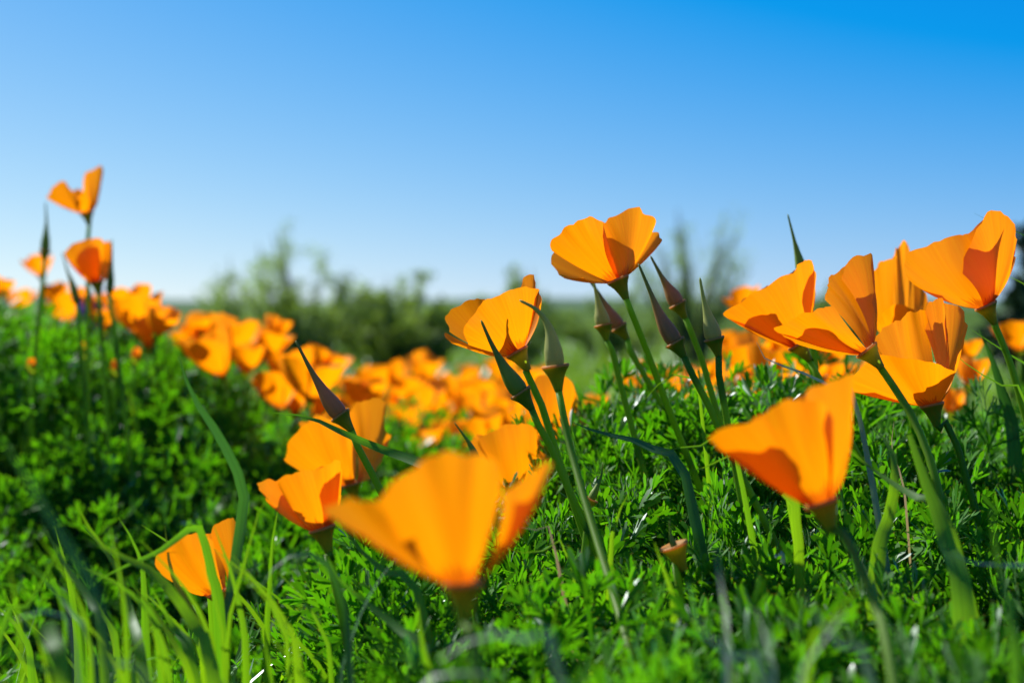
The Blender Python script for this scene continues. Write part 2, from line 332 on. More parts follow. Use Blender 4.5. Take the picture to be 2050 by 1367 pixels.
# ------------------------------------------------------------------ poppies
def petal_mesh(base, axis, top, ring=0.0030, bulge=0.20, ripple=0.028, ns=13, nt=30, seed=0, inward=0.0):
    """a fan-shaped petal from the receptacle up to its free edge (list of 3D points)"""
    r = np.random.default_rng(seed)
    T = catmull(top, nt); base = np.asarray(base); axis = unit(axis)
    L = np.mean(np.linalg.norm(T - base, axis=1))
    ph = r.uniform(0, 6.28, 4); t = np.linspace(0, 1, nt)
    # irregular, slightly frilled free edge
    fr = 0.012 * np.sin(t * 23 + ph[0]) + 0.008 * np.sin(t * 37 + ph[1]) + r.normal(0, 0.007, nt)
    T = T + (T - base) * fr[:, None]
    D = T - base; al = D @ axis; R = D - al[:, None] * axis
    Rn = R / (np.linalg.norm(R, axis=1)[:, None] + 1e-6)
    B = base + Rn * ring
    # common outward direction of the whole petal keeps it a smooth shell
    out = unit(R.mean(0)); Ro = 0.5 * Rn + 0.5 * out; Ro /= np.linalg.norm(Ro, axis=1)[:, None] + 1e-6
    C = B * 0.55 + T * 0.45 + Ro * (bulge * L)
    V, UV = [], []
    s = np.linspace(0, 1, ns) ** 0.9
    for si in s:
        p = (1 - si) ** 2 * B + 2 * si * (1 - si) * C + si * si * T
        wob = ripple * L * si ** 1.6 * (np.sin(t * 15 + ph[2] + si * 1.5) * .6 + np.sin(t * 34 + ph[3]) * .35 * si)
        fold = -0.018 * L * si * (1 - si) * 4 * np.exp(-((t - .5) / .16) ** 2)
        p = p + Ro * (wob + fold)[:, None]
        V.append(p); UV.append(np.stack((t, np.full(nt, si)), -1))
    V = np.array(V).reshape(-1, 3); UV = np.array(UV).reshape(-1, 2)
    F = [(i * nt + j, i * nt + j + 1, (i + 1) * nt + j + 1, (i + 1) * nt + j) for i in range(ns - 1) for j in range(nt - 1)]
    return V, F, UV

def lathe_along(base, axis, prof, sides=16):
    """prof: (distance along axis, radius)"""
    axis = unit(axis); ref = np.array((1, 0.1, 0.2)); n = unit(ref - axis * ref.dot(axis)); b = np.cross(axis, n)
    V, F, UV = [], [], []
    for i, (h, r) in enumerate(prof):
        for j in range(sides):
            a = 2 * math.pi * j / sides
            V.append(np.asarray(base) + axis * h + (n * math.cos(a) + b * math.sin(a)) * r); UV.append((j / sides, i / (len(prof) - 1)))
    for i in range(len(prof) - 1):
        for j in range(sides):
            k = (j + 1) % sides; F.append((i * sides + j, i * sides + k, (i + 1) * sides + k, (i + 1) * sides + j))
    return V, F, UV

def add_receptacle(root, o, base, axis, sc=1.0, detailed=True):
    prof = [(-.0085, .0014), (-.0068, .0018), (-.0048, .0024), (-.0028, .0031), (-.0012, .0040), (-.0003, .0047), (.0, .0048)]
    prof = [(h * sc, r * sc) for h, r in prof]
    V, F, UV = lathe_along(base, axis, prof)
    rc = obj('receptacle', mesh('receptacle', np.array(V) - o, F, UV), M_RECEP, root)
    if detailed:
        prof = [(.0, .0049), (.0005, .0050), (.0009, .0046), (.0006, .0040), (.0002, .0028), (-.0003, .0005)]
        V, F, UV = lathe_along(base, axis, [(h * sc, r * sc) for h, r in prof])
        obj('rim', mesh('rim', np.array(V) - o, F, UV), M_RIM, rc)
    return rc

def add_stem(root, o, pts, r0=.0014, r1=.0019, n=26, sides=8, mat=None):
    path = catmull(pts, n); rad = np.linspace(r0, r1, n)
    V, F, UV = tube(path, rad, sides)
    return obj('stem', mesh('stem', V - o, F, UV), mat or M_STEM, root)

def root_of(pts): return pts[-1] * np.array((1, 1, 1))

def hero_poppy(base, d, petals, stem, label, group=None, axis=None, bulge=0.2, seed=1, stem_d=None, sc=1.0):
    bu, bv = base; px = d / FPX
    B = P(bu, bv, d)
    tops = [[P(u, v, d + w * px) for (u, v, w) in pt] for pt in petals]
    cen = np.mean([np.mean(t, 0) for t in tops], 0)
    ax = unit(cen - B) if axis is None else unit((axis[0], -axis[2] if len(axis) > 2 else 0, -axis[1]))
    # stalk from under the receptacle to the soil
    sp = [B - ax * .0078 * sc, B - ax * .013 * sc]
    for k, s in enumerate(stem):
        sp.append(P(s[0], s[1], s[2] if len(s) > 2 else d))
    sp = to_ground(sp, .7)
    o = sp[-1].copy()
    root = thing('poppy', o, label, 'poppy', group)
    for k, t in enumerate(tops):
        V, F, UV = petal_mesh(B, ax, t, bulge=bulge, seed=seed * 10 + k)
        obj('petal', mesh('petal', V - o, F, UV), M_PETAL, root)
    add_receptacle(root, o, B, ax, sc)
    add_stem(root, o, sp)
    return root

def cup_poppy(top_uv, d, width_px, label, group, tilt=(0, 0), openness=48, seed=0, detail=False, spin=None, lean=0.0):
    """a smaller poppy described by its centre, spread and how far it has opened"""
    r = np.random.default_rng(1000 + seed)
    C = P(top_uv[0], top_uv[1], d); L = width_px * d / FPX * 0.78
    th = math.radians(openness)
    ax = unit((tilt[0] + r.normal(0, .05), tilt[1] + r.normal(0, .05), 1.0))
    B = C - ax * L * 0.45
    ref = np.array((1, 0, 0)); n = unit(ref - ax * ref.dot(ax)); b = np.cross(ax, n)
    a0 = r.uniform(0, 1.57) if spin is None else spin
    g = ground_z(B[0], B[1])
    sp = [B - ax * .0065, B - ax * .013, B + np.array((lean * .02, 0, -.07))]
    sp = to_ground([q for q in sp]) if sp[-1][2] > g + .01 else sp[:2] + [np.array((B[0], B[1], g - .004))]
    o = sp[-1].copy()
    root = thing('poppy', o, label, 'poppy', group)
    for k in range(4):
        top = []; thk = th * (1 + r.normal(0, .16)); Lk = L * (1 + r.normal(0, .07)); az0 = a0 + k * math.pi / 2 + r.normal(0, .1)
        half = math.radians(50)
        for t in np.linspace(-1, 1, 7):
            az = az0 + t * half; rr = Lk * (1 - .17 * abs(t) ** 2.2 + r.normal(0, .02))
            top.append(B + rr * (math.sin(thk) * (n * math.cos(az) + b * math.sin(az)) + math.cos(thk) * ax))
        V, F, UV = petal_mesh(B, ax, top, bulge=.22, seed=seed * 7 + k, ns=8, nt=13, ring=.0025)
        obj('petal', mesh('petal', V - o, F, UV), M_PETAL, root)
    add_receptacle(root, o, B, ax, .9, detail)
    add_stem(root, o, sp, n=12, sides=6)
    return root

def bud(path_px, d, width_px, mat, stem, label, group=None, rim=True, name='poppy_bud', rim_scale=1.0):
    """pointed hood of an unopened poppy on its flared receptacle; path from tip to base"""
    pts = [P(*q[:2], q[2] if len(q) > 2 else d) for q in path_px]
    B = pts[-1]; px = d / FPX
    path = catmull(pts, 26); wmax = width_px * .92 * px / 2
    f = np.linspace(0, 1, 26)                 # 0 tip, 1 base
    prof = np.interp(f, [0, .03, .2, .42, .62, .80, .92, 1.0], [.06, .14, .19, .29, .58, .93, 1.0, .84]) * wmax
    V, F, UV = tube(path, prof, 12); UV[:, 1] = 1 - UV[:, 1]
    ax = unit(pts[-2] - pts[-1]) if len(pts) == 2 else unit(path[-6] - path[-1])
    sc = max(wmax * 1.18, .003) / .0048 * rim_scale
    sp = [B - ax * .0078 * sc, B - ax * .012 * sc] + [P(s[0], s[1], s[2] if len(s) > 2 else d) for s in stem]
    sp = to_ground(sp, .7); o = sp[-1].copy()
    root = thing(name, o, label, 'flower bud', group)
    obj('bud_cap', mesh('bud_cap', V - o, F, UV), mat, root)
    if rim: add_receptacle(root, o, B, ax, sc)
    add_stem(root, o, sp)
    return root

# --- flowers in and near the plane of focus -------------------------------------------------
hero_poppy((1238, 562), .60, [
    [(1107, 502, -35), (1106, 480, -45), (1142, 449, -60), (1183, 435, -60), (1207, 447, -50), (1196, 470, -40)],
    [(1192, 484, 15), (1207, 449, 15), (1236, 430, 10), (1268, 416, 5), (1298, 428, 10), (1315, 441, 15), (1302, 463, 20)],
    [(1276, 490, 40), (1284, 456, 45), (1309, 465, 55), (1322, 470, 55), (1321, 488, 40), (1306, 502, 30)],
    [(1222, 482, 34), (1215, 450, 38), (1194, 442, 40), (1150, 460, 48), (1103, 519, 55), (1112, 538, 50), (1124, 556, 40), (1166, 556, 15)]],
    [(1262, 620), (1290, 690, .605), (1322, 775, .61)],
    'tall orange poppy held above a fan of pointed buds, four ruffled petals wide open', axis=(-22, -52, -5), bulge=.13, seed=1)
hero_poppy((1036, 706), .575, [
    [(903, 664, 40), (889, 640, 45), (897, 627, 42), (925, 606, 28), (952, 600, 8), (984, 603, -20), (992, 645, -25)],
    [(936, 690, -50), (931, 655, -60), (965, 609, -60), (1005, 588, -55), (1050, 574, -45), (1078, 580, -35), (1064, 595, -30)],
    [(1040, 580, 45), (1051, 556, 50), (1068, 553, 50), (1072, 572, 40), (1081, 592, 25), (1082, 618, 5)],
    [(889, 662, 20), (894, 679, 5), (925, 692, -15), (965, 705, -25)]],
    [(1050, 742), (1080, 800), (1112, 900)],
    'orange poppy leaning left behind a hooked grey-green bud, small notch at its top edge', axis=(-45, -75, -5), bulge=.15, seed=2)
hero_poppy((1736, 702), .55, [
    [(1684, 562, 22), (1697, 526, 28), (1720, 514, 30), (1744, 511, 25), (1746, 555, 12), (1749, 610, 0)],
    [(1652, 600, 40), (1661, 557, 48), (1682, 540, 52), (1702, 530, 54), (1714, 560, 48)],
    [(1590, 676, -40), (1553, 662, -40), (1575, 645, -50), (1612, 626, -55), (1642, 619, -50), (1668, 612, -40)],
    [(1600, 688, -8), (1560, 666, -16), (1577, 649, -24), (1606, 635, -30), (1642, 643, -28), (1674, 674, -20)]],
    [(1762, 735), (1820, 822, .545), (1862, 920, .535), (1885, 1010, .53)],
    'orange poppy seen from below with a thick bent stem, petals spread to the left', axis=(-32, -40, -8), bulge=.12, seed=3)
hero_poppy((1598, 690), .62, [
    [(1500, 650, -25), (1447, 631, -30), (1476, 608, -38), (1525, 579, -45), (1570, 551, -45), (1592, 546, -40), (1596, 528, -35), (1618, 521, -25), (1632, 545, -15)],
    [(1578, 580, -12), (1588, 548, -12), (1606, 526, -8), (1622, 530, 0), (1634, 546, 8), (1630, 585, 10), (1630, 618, 0)],
    [(1476, 606, 60), (1510, 588, 70), (1562, 558, 70), (1602, 536, 60)],
    [(1495, 655, 2), (1450, 633, 0), (1478, 612, -14), (1506, 602, -20), (1533, 610, -20), (1554, 648, -14)]],
    [(1612, 705), (1636, 750), (1660, 800)],
    'orange poppy with a jagged top edge beside the grey-green upright bud', axis=(-50, -70, -5), bulge=.10, seed=4)
hero_poppy((1974, 613), .60, [
    [(1880, 590, -15), (1832, 570, -20), (1806, 524, -25), (1838, 498, -25), (1890, 477, -15), (1935, 467, 0), (1962, 449, 10), (1976, 433, 12)],
    [(1926, 548, -25), (1940, 492, -25), (1962, 450, -22), (1984, 419, -18), (2008, 427, -12), (2026, 446, -8), (2032, 472, -8), (2026, 530, 0)],
    [(1998, 470, 15), (2014, 446, 20), (2033, 478, 28), (2030, 522, 20)],
    [(1850, 500, 60), (1900, 480, 75), (1950, 466, 75), (1990, 440, 60)]],
    [(1992, 652), (2020, 720), (2046, 810)],
    'large orange poppy leaning left against a dark shrub, frilled rim, highest of its cluster', axis=(-38, -78, -5), bulge=.16, seed=5)
hero_poppy((1806, 690), .69, [
    [(1748, 640, -15), (1744, 550, -25), (1764, 527, -25), (1795, 512, -20)],
    [(1780, 530, 40), (1797, 496, 45), (1811, 483, 45), (1822, 503, 45), (1842, 545, 40)],
    [(1828, 560, 0), (1850, 575, -10), (1856, 620, -10), (1846, 650, -5)],
    [(1752, 650, -40), (1785, 612, -55), (1825, 618, -50), (1842, 655, -40)]],
    [(1815, 740), (1822, 800)],
    'orange poppy tucked behind the spreading poppy, pointed petal tip rising above its neighbours', bulge=.15, seed=6)
hero_poppy((1866, 812), .575, [
    [(1754, 722, 20), (1757, 669, 20), (1796, 642, 25), (1836, 621, 25), (1857, 619, 20)],
    [(1853, 662, 5), (1856, 617, 5), (1877, 596, 5), (1891, 622, 5), (1896, 690, 0)],
    [(1884, 645, 35), (1882, 608, 35), (1912, 611, 35), (1938, 645, 20), (1930, 674, 10), (1911, 740, -10)],
    [(1752, 786, -60), (1702, 784, -60), (1704, 756, -65), (1735, 728, -60), (1762, 712, -60), (1820, 718, -72), (1875, 728, -66), (1914, 745, -45)]],
    [(1885, 835), (1915, 890), (1935, 960)],
    'crumpled orange poppy low in the cluster, one broad petal folded down towards us', axis=(-18, -80, -8), bulge=.10, seed=7)
hero_poppy((1646, 1008), .40, [
    [(1500, 930, -35), (1414, 880, -35), (1458, 856, -55), (1505, 842, -65), (1545, 816, -75), (1590, 803, -75), (1640, 800, -75), (1668, 840, -65)],
    [(1616, 835, -50), (1609, 804, -48), (1626, 779, -42), (1663, 762, -35), (1708, 757, -26), (1704, 830, -18), (1694, 890, -8)],
    [(1505, 938, -12), (1436, 893, -18), (1470, 878, -32), (1515, 870, -40), (1556, 884, -42), (1588, 942, -34)],
    [(1480, 856, 85), (1560, 812, 95), (1650, 778, 85)]],
    [(1690, 1070, .395), (1745, 1190, .375), (1790, 1367, .35)],
    'broad wedge-shaped orange poppy just in front of the cluster, soft in focus', axis=(-25, -70, -8), bulge=.12, seed=8)
hero_poppy((928, 1172), .33, [
    [(772, 1046, -70), (756, 1010, -78), (800, 960, -85), (850, 918, -85), (905, 905, -85), (960, 910, -85), (1003, 936, -75), (1002, 985, -65)],
    [(800, 1115, -15), (720, 1070, 0), (655, 1022, 10), (690, 997, 10), (725, 1004, 0), (768, 1000, -20)],
    [(1008, 990, 0), (1045, 960, 10), (1090, 925, 20), (1106, 931, 20), (1084, 975, 10), (1062, 1002, 0), (1032, 1006, -10)],
    [(780, 990, 90), (880, 930, 105), (985, 955, 90)]],
    [(942, 1240, .325), (955, 1330, .315), (965, 1420, .31)],
    'biggest orange poppy, a wide cup with softly blurred petals facing us', axis=(-5, -90, -10), bulge=.13, seed=9, sc=1.0)
hero_poppy((645, 1060), .50, [
    [(580, 1012, -30), (556, 963, -42), (590, 947, -48), (630, 938, -48), (660, 930, -42), (674, 919, -32), (682, 936, -22), (678, 985, -15)],
    [(550, 1016, 0), (516, 976, 0), (525, 962, 5), (548, 962, 8), (578, 990, 0)],
    [(628, 980, -28), (634, 947, -28), (652, 936, -24), (670, 930, -18), (684, 945, -8), (683, 975, 0), (677, 1010, 0)],
    [(526, 985, 20), (545, 966, 24), (600, 947, 40), (665, 930, 45)]],
    [(655, 1098), (672, 1170), (690, 1260)],
    'small orange poppy cup with dark streaks at its foot, left beside the biggest poppy', axis=(-25, -80, -5), bulge=.13, seed=10)
hero_poppy((704, 970), .72, [
    [(600, 945, -30), (572, 915, -35), (578, 885, -45), (608, 850, -50), (645, 836, -50), (685, 850, -45), (706, 885, -35)],
    [(702, 870, 15), (697, 828, 15), (720, 803, 15), (755, 797, 12), (771, 810, 8), (770, 850, 0), (781, 872, 0)],
    [(770, 885, -5), (779, 884, -10), (762, 925, -15), (742, 958, -15)],
    [(600, 850, 55), (650, 825, 60), (710, 815, 50)]],
    [(712, 1010), (722, 1060)],
    'orange poppy behind the brown-purple bud and the slanting bright grass blade', axis=(-20, -80, 0), bulge=.15, seed=11)
hero_poppy((1035, 990), .68, [
    [(968, 905, -20), (957, 882, -25), (995, 858, -32), (1045, 847, -32), (1070, 858, -25), (1077, 905, -15), (1088, 935, -5)],
    [(950, 900, 30), (942, 880, 35), (965, 870, 35), (1000, 880, 20)],
    [(1050, 870, 30), (1072, 862, 35), (1090, 900, 25), (1092, 935, 10)],
    [(970, 880, 60), (1020, 855, 70), (1070, 865, 60)]],
    [(1040, 1030), (1046, 1080)],
    'orange poppy half hidden behind the biggest poppy, beneath a small green bud', axis=(-10, -80, 0), bulge=.15, seed=12)
hero_poppy((440, 1186), .52, [
    [(372, 1178, -10), (328, 1152, -20), (310, 1122, -25), (326, 1097, -32), (360, 1076, -38), (400, 1067, -38), (426, 1084, -32)],
    [(427, 1092, 8), (424, 1054, 10), (445, 1043, 10), (464, 1037, 10), (474, 1048, 5), (477, 1090, 0), (474, 1130, 0)],
    [(330, 1105, 50), (380, 1075, 60), (440, 1065, 55)],
    [(350, 1168, 10), (390, 1184, 0), (415, 1190, -10)]],
    [(448, 1225), (452, 1300)],
    'orange poppy crossed by a folded grass blade among long grass', axis=(-30, -70, -5), bulge=.13, seed=13)
hero_poppy((1100, 880), .72, [
    [(1068, 850, -10), (1060, 795, -20), (1074, 757, -22), (1110, 750, -24), (1135, 756, -20), (1156, 790, -10), (1150, 820, 0)],
    [(1060, 810, 40), (1075, 765, 45), (1120, 755, 45)],
    [(1120, 760, 20), (1150, 785, 20), (1155, 815, 10), (1140, 850, 0)],
    [(1050, 850, 10), (1052, 812, 10), (1068, 790, 10)]],
    [(1104, 930), (1110, 980)],
    'orange poppy showing between the stems of two buds, below the leaning poppy', axis=(-2, -80, 0), bulge=.18, seed=14)
hero_poppy((174, 428), 1.00, [
    [(138, 414, 5), (96, 399, 5), (105, 378, -5), (126, 362, -10), (147, 384, -12)],
    [(163, 400, 0), (170, 350, 10), (187, 340, 12), (205, 334, 12), (203, 366, 0), (195, 398, 0)],
    [(138, 392, 30), (155, 378, 32), (172, 388, 30)],
    [(150, 412, -25), (160, 392, -30), (180, 398, -25)]],
    [(176, 480), (176, 560)],
    'open orange poppy standing highest over the leafy mound, two petals raised like wings', axis=(-12, -60, 0), bulge=.12, seed=15)
hero_poppy((194, 566), .95, [
    [(165, 548, -15), (130, 508, -15), (158, 484, -25), (185, 478, -28), (205, 482, -25), (205, 520, -15)],
    [(198, 500, 10), (215, 483, 10), (224, 495, 8), (222, 530, 0), (214, 552, 0)],
    [(140, 500, 35), (180, 480, 40), (215, 487, 35)],
    [(150, 525, -30), (165, 500, -34), (195, 495, -34), (205, 535, -25)]],
    [(200, 620), (205, 700)],
    'closed orange poppy cup between two dark buds over the leafy mound', axis=(-10, -70, 0), bulge=.2, seed=16)

# --- buds ------------------------------------------------------------------------------------
bud([(592, 682), (622, 740), (655, 795), (682, 832)], .57, 40, M_BUD_PURPLE, [(712, 885), (738, 935), (768, 995)], 'brown-purple pointed bud leaning left over the bright slanting grass blade')
bud([(963, 641), (985, 690), (1015, 745), (1043, 787)], .56, 42, M_BUD_GREEN, [(1072, 840), (1100, 890), (1130, 960)], 'dark green pointed bud with pale rim crossing the leaning poppy')
bud([(1040, 601), (1076, 622), (1100, 660), (1112, 735)], .53, 44, M_BUD_GREY, [(1122, 800), (1138, 880, .525), (1162, 970, .51), (1195, 1080, .49), (1232, 1200, .465), (1285, 1390, .43)], 'hooked grey-green bud on a wide flared collar and long curved stem', rim_scale=1.15)
bud([(1278, 528), (1300, 580), (1325, 640), (1352, 686)], .56, 38, M_BUD_PURPLE, [(1378, 735), (1415, 805), (1450, 880)], 'purple-brown bud with yellow collar below the tall open poppy')
bud([(1302, 512), (1325, 555), (1340, 580), (1357, 610)], .63, 34, M_BUD_PURPLE, [(1378, 650), (1405, 720), (1425, 790)], 'slightly blurred brown bud behind the purple-brown bud with yellow collar')
bud([(1401, 556), (1408, 595), (1418, 635), (1430, 680)], .56, 38, M_BUD_GREY, [(1438, 740), (1448, 800), (1462, 880)], 'upright grey-green bud with pale lit tip')
bud([(1186, 556), (1192, 580), (1200, 615), (1208, 652)], .64, 34, M_BUD_GREY, [(1225, 700), (1240, 760)], 'blurred grey-brown bud hanging straight under the tall open poppy')
bud([(1176, 556), (1200, 590), (1220, 625), (1240, 655)], .67, 32, M_BUD_PURPLE, [(1260, 700), (1295, 760)], 'blurred brown bud just behind the grey-brown one under the tall poppy')
bud([(1577, 429), (1586, 465), (1596, 505), (1610, 560)], .66, 26, M_BUD_GREEN, [(1620, 640), (1632, 740)], 'thin green bud tip rising behind the poppy with the jagged edge')
bud([(91, 405), (93, 440), (92, 470), (90, 503)], 1.0, 20, M_BUD_GREEN, [(84, 580), (76, 660)], 'blurred dark bud left of the highest poppy on the mound', rim_scale=1.1)
bud([(224, 478), (224, 510), (222, 545), (220, 578)], .95, 17, M_BUD_GREEN, [(226, 640), (232, 690)], 'blurred dark bud touching the closed poppy cup')
bud([(124, 505), (134, 540), (146, 572), (152, 598)], .97, 17, M_BUD_GREEN, [(158, 650), (162, 700)], 'blurred leaning dark bud between the two poppies on the mound')
bud([(910, 846), (926, 868), (942, 892), (955, 925)], .60, 20, M_BUD_GREEN, [(975, 980), (990, 1040)], 'small slim green bud poking out above the biggest poppy')
bud([(1340, 1042), (1341, 1060), (1345, 1080), (1350, 1094)], .50, 15, M_BUD_GREEN, [(1354, 1130), (1360, 1180)], 'spent flower collar with a short green seed spike low in the leaves', name='spent_poppy', rim_scale=1.7)
bud([(1207, 926), (1204, 950), (1195, 975), (1183, 1000)], .56, 18, M_BUD_GREEN, [(1178, 1030), (1175, 1060)], 'short curved green seed pod standing in the feathery leaves', name='seed_pod')

# --- blurred flowers of the meadow -----------------------------------------------------------
LM = ('blurred orange poppy rising from the leafy mound under the highest poppy', 'poppies on the leafy mound')
SL = ('blurred orange poppy on the slope between the leafy mound and the shrub', 'poppies on the slope below the mound')
CD = ('blurred orange poppy in the low drift before the green shrub', 'poppies in the drift before the shrub')
RB = ('blurred orange poppy behind the stems of the focused buds and cluster', 'poppies behind the focused cluster')
bgp = [  # u, v, width, distance, tilt x, openness, set
    (36, 598, 50, 1.50, -.2, 50, LM), (78, 530, 52, 1.35, -.3, 42, LM), (2, 572, 46, 1.25, .2, 45, LM), (128, 612, 70, 1.25, -.3, 45, LM), (160, 590, 40, 1.3, .2, 30, LM), (208, 636, 48, 1.25, 0, 40, LM),
    (268, 628, 92, 1.12, -.3, 42, LM), (322, 640, 66, 1.08, .35, 38, LM), (284, 600, 60, 1.2, .1, 40, LM), (272, 706, 26, 1.02, .1, 24, LM), (165, 694, 22, 1.05, 0, 30, LM), (62, 724, 18, .98, 0, 24, LM), (232, 730, 24, 1.0, .2, 30, LM),
    (378, 682, 74, 1.35, -.4, 46, SL), (428, 706, 112, 1.12, -.35, 40, SL), (470, 676, 92, 1.28, .1, 44, SL), (528, 686, 84, 1.32, .3, 42, SL), (498, 716, 70, 1.2, .1, 40, SL), (556, 776, 92, 1.12, -.2, 44, SL), (622, 754, 104, 1.06, .1, 44, SL), (592, 790, 80, 1.15, 0, 42, SL), (640, 805, 70, 1.2, .2, 40, SL),
    (728, 788, 88, 1.25, 0, 46, CD), (705, 812, 70, 1.3, -.2, 44, CD), (792, 748, 68, 1.65, -.2, 44, CD), (846, 738, 72, 1.6, .2, 44, CD), (836, 806, 88, 1.45, 0, 50, CD), (818, 832, 70, 1.4, -.2, 46, CD), (912, 772, 72, 1.75, -.2, 50, CD), (962, 776, 72, 1.7, .1, 50, CD), (1004, 740, 62, 1.85, 0, 44, CD), (906, 836, 78, 1.5, .1, 48, CD), (944, 822, 84, 1.35, -.1, 46, CD), (1002, 806, 82, 1.4, .1, 46, CD), (870, 850, 66, 1.35, 0, 48, CD), (962, 866, 86, 1.12, -.2, 44, CD), (895, 862, 60, 1.3, .2, 44, CD), (1046, 790, 70, 1.5, .1, 44, CD), (775, 830, 56, 1.5, .1, 44, CD), (1024, 838, 60, 1.2, 0, 42, CD), (690, 770, 46, 1.6, 0, 44, CD), (938, 748, 44, 2.1, 0, 46, CD), (880, 770, 44, 2.0, .1, 46, CD),
    (1200, 812, 56, 1.2, 0, 44, RB), (1288, 784, 58, 1.15, -.2, 44, RB), (1352, 768, 104, .98, 0, 50, RB), (1408, 780, 70, 1.05, .2, 44, RB), (1326, 820, 60, 1.0, 0, 40, RB), (1462, 772, 60, 1.1, .1, 40, RB), (1492, 706, 92, 1.05, -.3, 48, RB), (1548, 732, 124, .92, .1, 46, RB), (1606, 740, 90, .95, .3, 44, RB), (1652, 752, 80, 1.0, .2, 44, RB), (1490, 604, 66, 1.15, -.2, 48, RB), (1600, 600, 60, 1.1, .2, 44, RB), (2036, 668, 74, 1.05, -.2, 48, RB), (1946, 742, 70, .95, .2, 34, RB), (1812, 880, 60, .88, 0, 42, RB), (1884, 868, 66, .86, 0, 34, RB), (1906, 800, 60, .95, .2, 36, RB), (1700, 745, 66, 1.0, -.1, 44, RB), (1244, 985, 26, .66, 0, 24, RB), (1150, 830, 50, 1.1, .1, 42, RB),
    (752, 762, 66, 1.5, -.1, 44, CD), (812, 772, 74, 1.5, .1, 46, CD), (868, 800, 74, 1.55, .1, 46, CD), (928, 796, 76, 1.5, -.1, 46, CD), (985, 838, 80, 1.25, .1, 46, CD), (850, 878, 70, 1.2, -.1, 44, CD), (790, 800, 64, 1.45, 0, 44, CD), (1062, 752, 60, 1.8, .1, 46, CD), (930, 880, 66, 1.15, .1, 44, CD), (1030, 772, 66, 1.6, -.1, 46, CD),
    (584, 742, 90, 1.2, -.2, 42, SL), (652, 728, 74, 1.25, .2, 42, SL), (402, 662, 74, 1.35, -.1, 44, SL), (548, 658, 56, 1.4, .2, 40, SL),
    (236, 602, 62, 1.25, -.2, 40, LM), (300, 662, 70, 1.1, .1, 36, LM), (110, 588, 50, 1.35, -.1, 42, LM), (186, 610, 44, 1.3, .1, 38, LM),
    (1520, 762, 96, .95, -.2, 46, RB), (1582, 690, 84, 1.05, .1, 46, RB), (1470, 690, 64, 1.15, -.2, 44, RB), (1440, 740, 60, 1.1, .1, 44, RB), (1310, 750, 64, 1.15, .1, 46, RB), (1670, 700, 66, 1.05, .1, 44, RB), (1930, 700, 60, 1.0, .2, 40, RB), (1260, 770, 50, 1.3, 0, 44, RB), (1780, 800, 60, .95, 0, 40, RB), (1850, 900, 56, .84, .1, 36, RB)]
for i, (u, v, w, d, tx, op, (lab, grp)) in enumerate(bgp):
    cup_poppy((u, v), d, w * (1.22 if lab in (CD[0], RB[0]) else 1.28 if w > 40 else 1.0), lab, grp, tilt=(tx, 0.0), openness=op * .82, seed=i, lean=tx)

# ------------------------------------------------------------------ feathery poppy leaves
def leaf_template(seed):
    """a divided poppy leaf: stalk, three branches, each forked into fans of narrow lobes"""
    r = np.random.default_rng(seed); V, Q, UV = [], [], []
    def strip(p, q, w0, w1, nrm):
        d = unit(q - p); s = unit(np.cross(d, nrm)); b = len(V)
        V.extend([p - s * w0, p + s * w0, q + s * w1, q - s * w1]); UV.extend([(0, 0), (1, 0), (1, .3), (0, .3)])
        Q.extend([(b, b + 1, b + 2), (b, b + 2, b + 3)])
    def lobe(p, d, nrm, L, w):
        s = unit(np.cross(d, nrm)); n = unit(np.cross(s, d)); c = r.uniform(-.25, .35) * L
        b = len(V)
        for f, ww in ((0, .35), (.45, .80), (.82, 1.0)):
            o = p + d * L * f + n * c * f * f
            V.extend([o - s * w * ww, o + s * w * ww]); UV.extend([(0, f * .9), (1, f * .9)])
        V.append(p + d * L + n * c); UV.append((.5, 1.0))
        Q.extend([(b, b + 1, b + 3), (b, b + 3, b + 2), (b + 2, b + 3, b + 5), (b + 2, b + 5, b + 4), (b + 4, b + 5, b + 6)])
    up = np.array((0, 0, 1.0)); X = np.array((1.0, 0, 0)); Y = np.array((0, 1.0, 0))
    def rot(a, e): return unit(X * math.cos(a) * math.cos(e) + Y * math.sin(a) * math.cos(e) + up * math.sin(e))
    o = np.zeros(3); p1 = np.array((.022, 0, .004)); strip(o, p1, .0007, .0006, up)
    for a in (-.85, 0.0, .85):
        a += r.normal(0, .12); e = r.uniform(.0, .45); d = rot(a, e); l = r.uniform(.008, .013) * (1.25 if abs(a) < .4 else 1)
        p2 = p1 + d * l; strip(p1, p2, .0006, .0005, up)
        for a2 in (-.6, .0, .6):
            a3 = a + a2 + r.normal(0, .12); e2 = e + r.normal(.1, .25); d2 = rot(a3, e2); p3 = p2 + d2 * r.uniform(.003, .007); strip(p2, p3, .0006, .0006, up)
            k = r.integers(4, 6)
            tilt = unit(up + r.normal(0, .5, 3))
            for q in np.linspace(-.62, .62, k):
                d3 = rot(a3 + q + r.normal(0, .08), e2 + r.normal(0, .18)); lobe(p3, d3, tilt, r.uniform(.0052, .0095), r.uniform(.00055, .00090))
    return np.array(V), np.array(Q, np.int32), np.array(UV)
LEAVES = [leaf_template(50 + i) for i in range(8)]
LEAF_ME = [mesh_np('leaf', *t, smooth=True) for t in LEAVES]
for me in LEAF_ME: me.materials.append(M_LEAF)

def rotm(az, el, roll):
    return np.array(Matrix.Rotation(az, 3, 'Z') @ Matrix.Rotation(-el, 3, 'Y') @ Matrix.Rotation(roll, 3, 'X'))

def merge(templates, items):
    """items: (template, rotation 3x3, scale, location)"""
    Vs, Qs, Us, n = [], [], [], 0
    for k, R, s, loc in items:
        V, Q, U = templates[k]
        Vs.append(V @ R.T * s + loc); Qs.append(Q + n); Us.append(U); n += len(V)
    return np.vstack(Vs), np.vstack(Qs), np.vstack(Us)

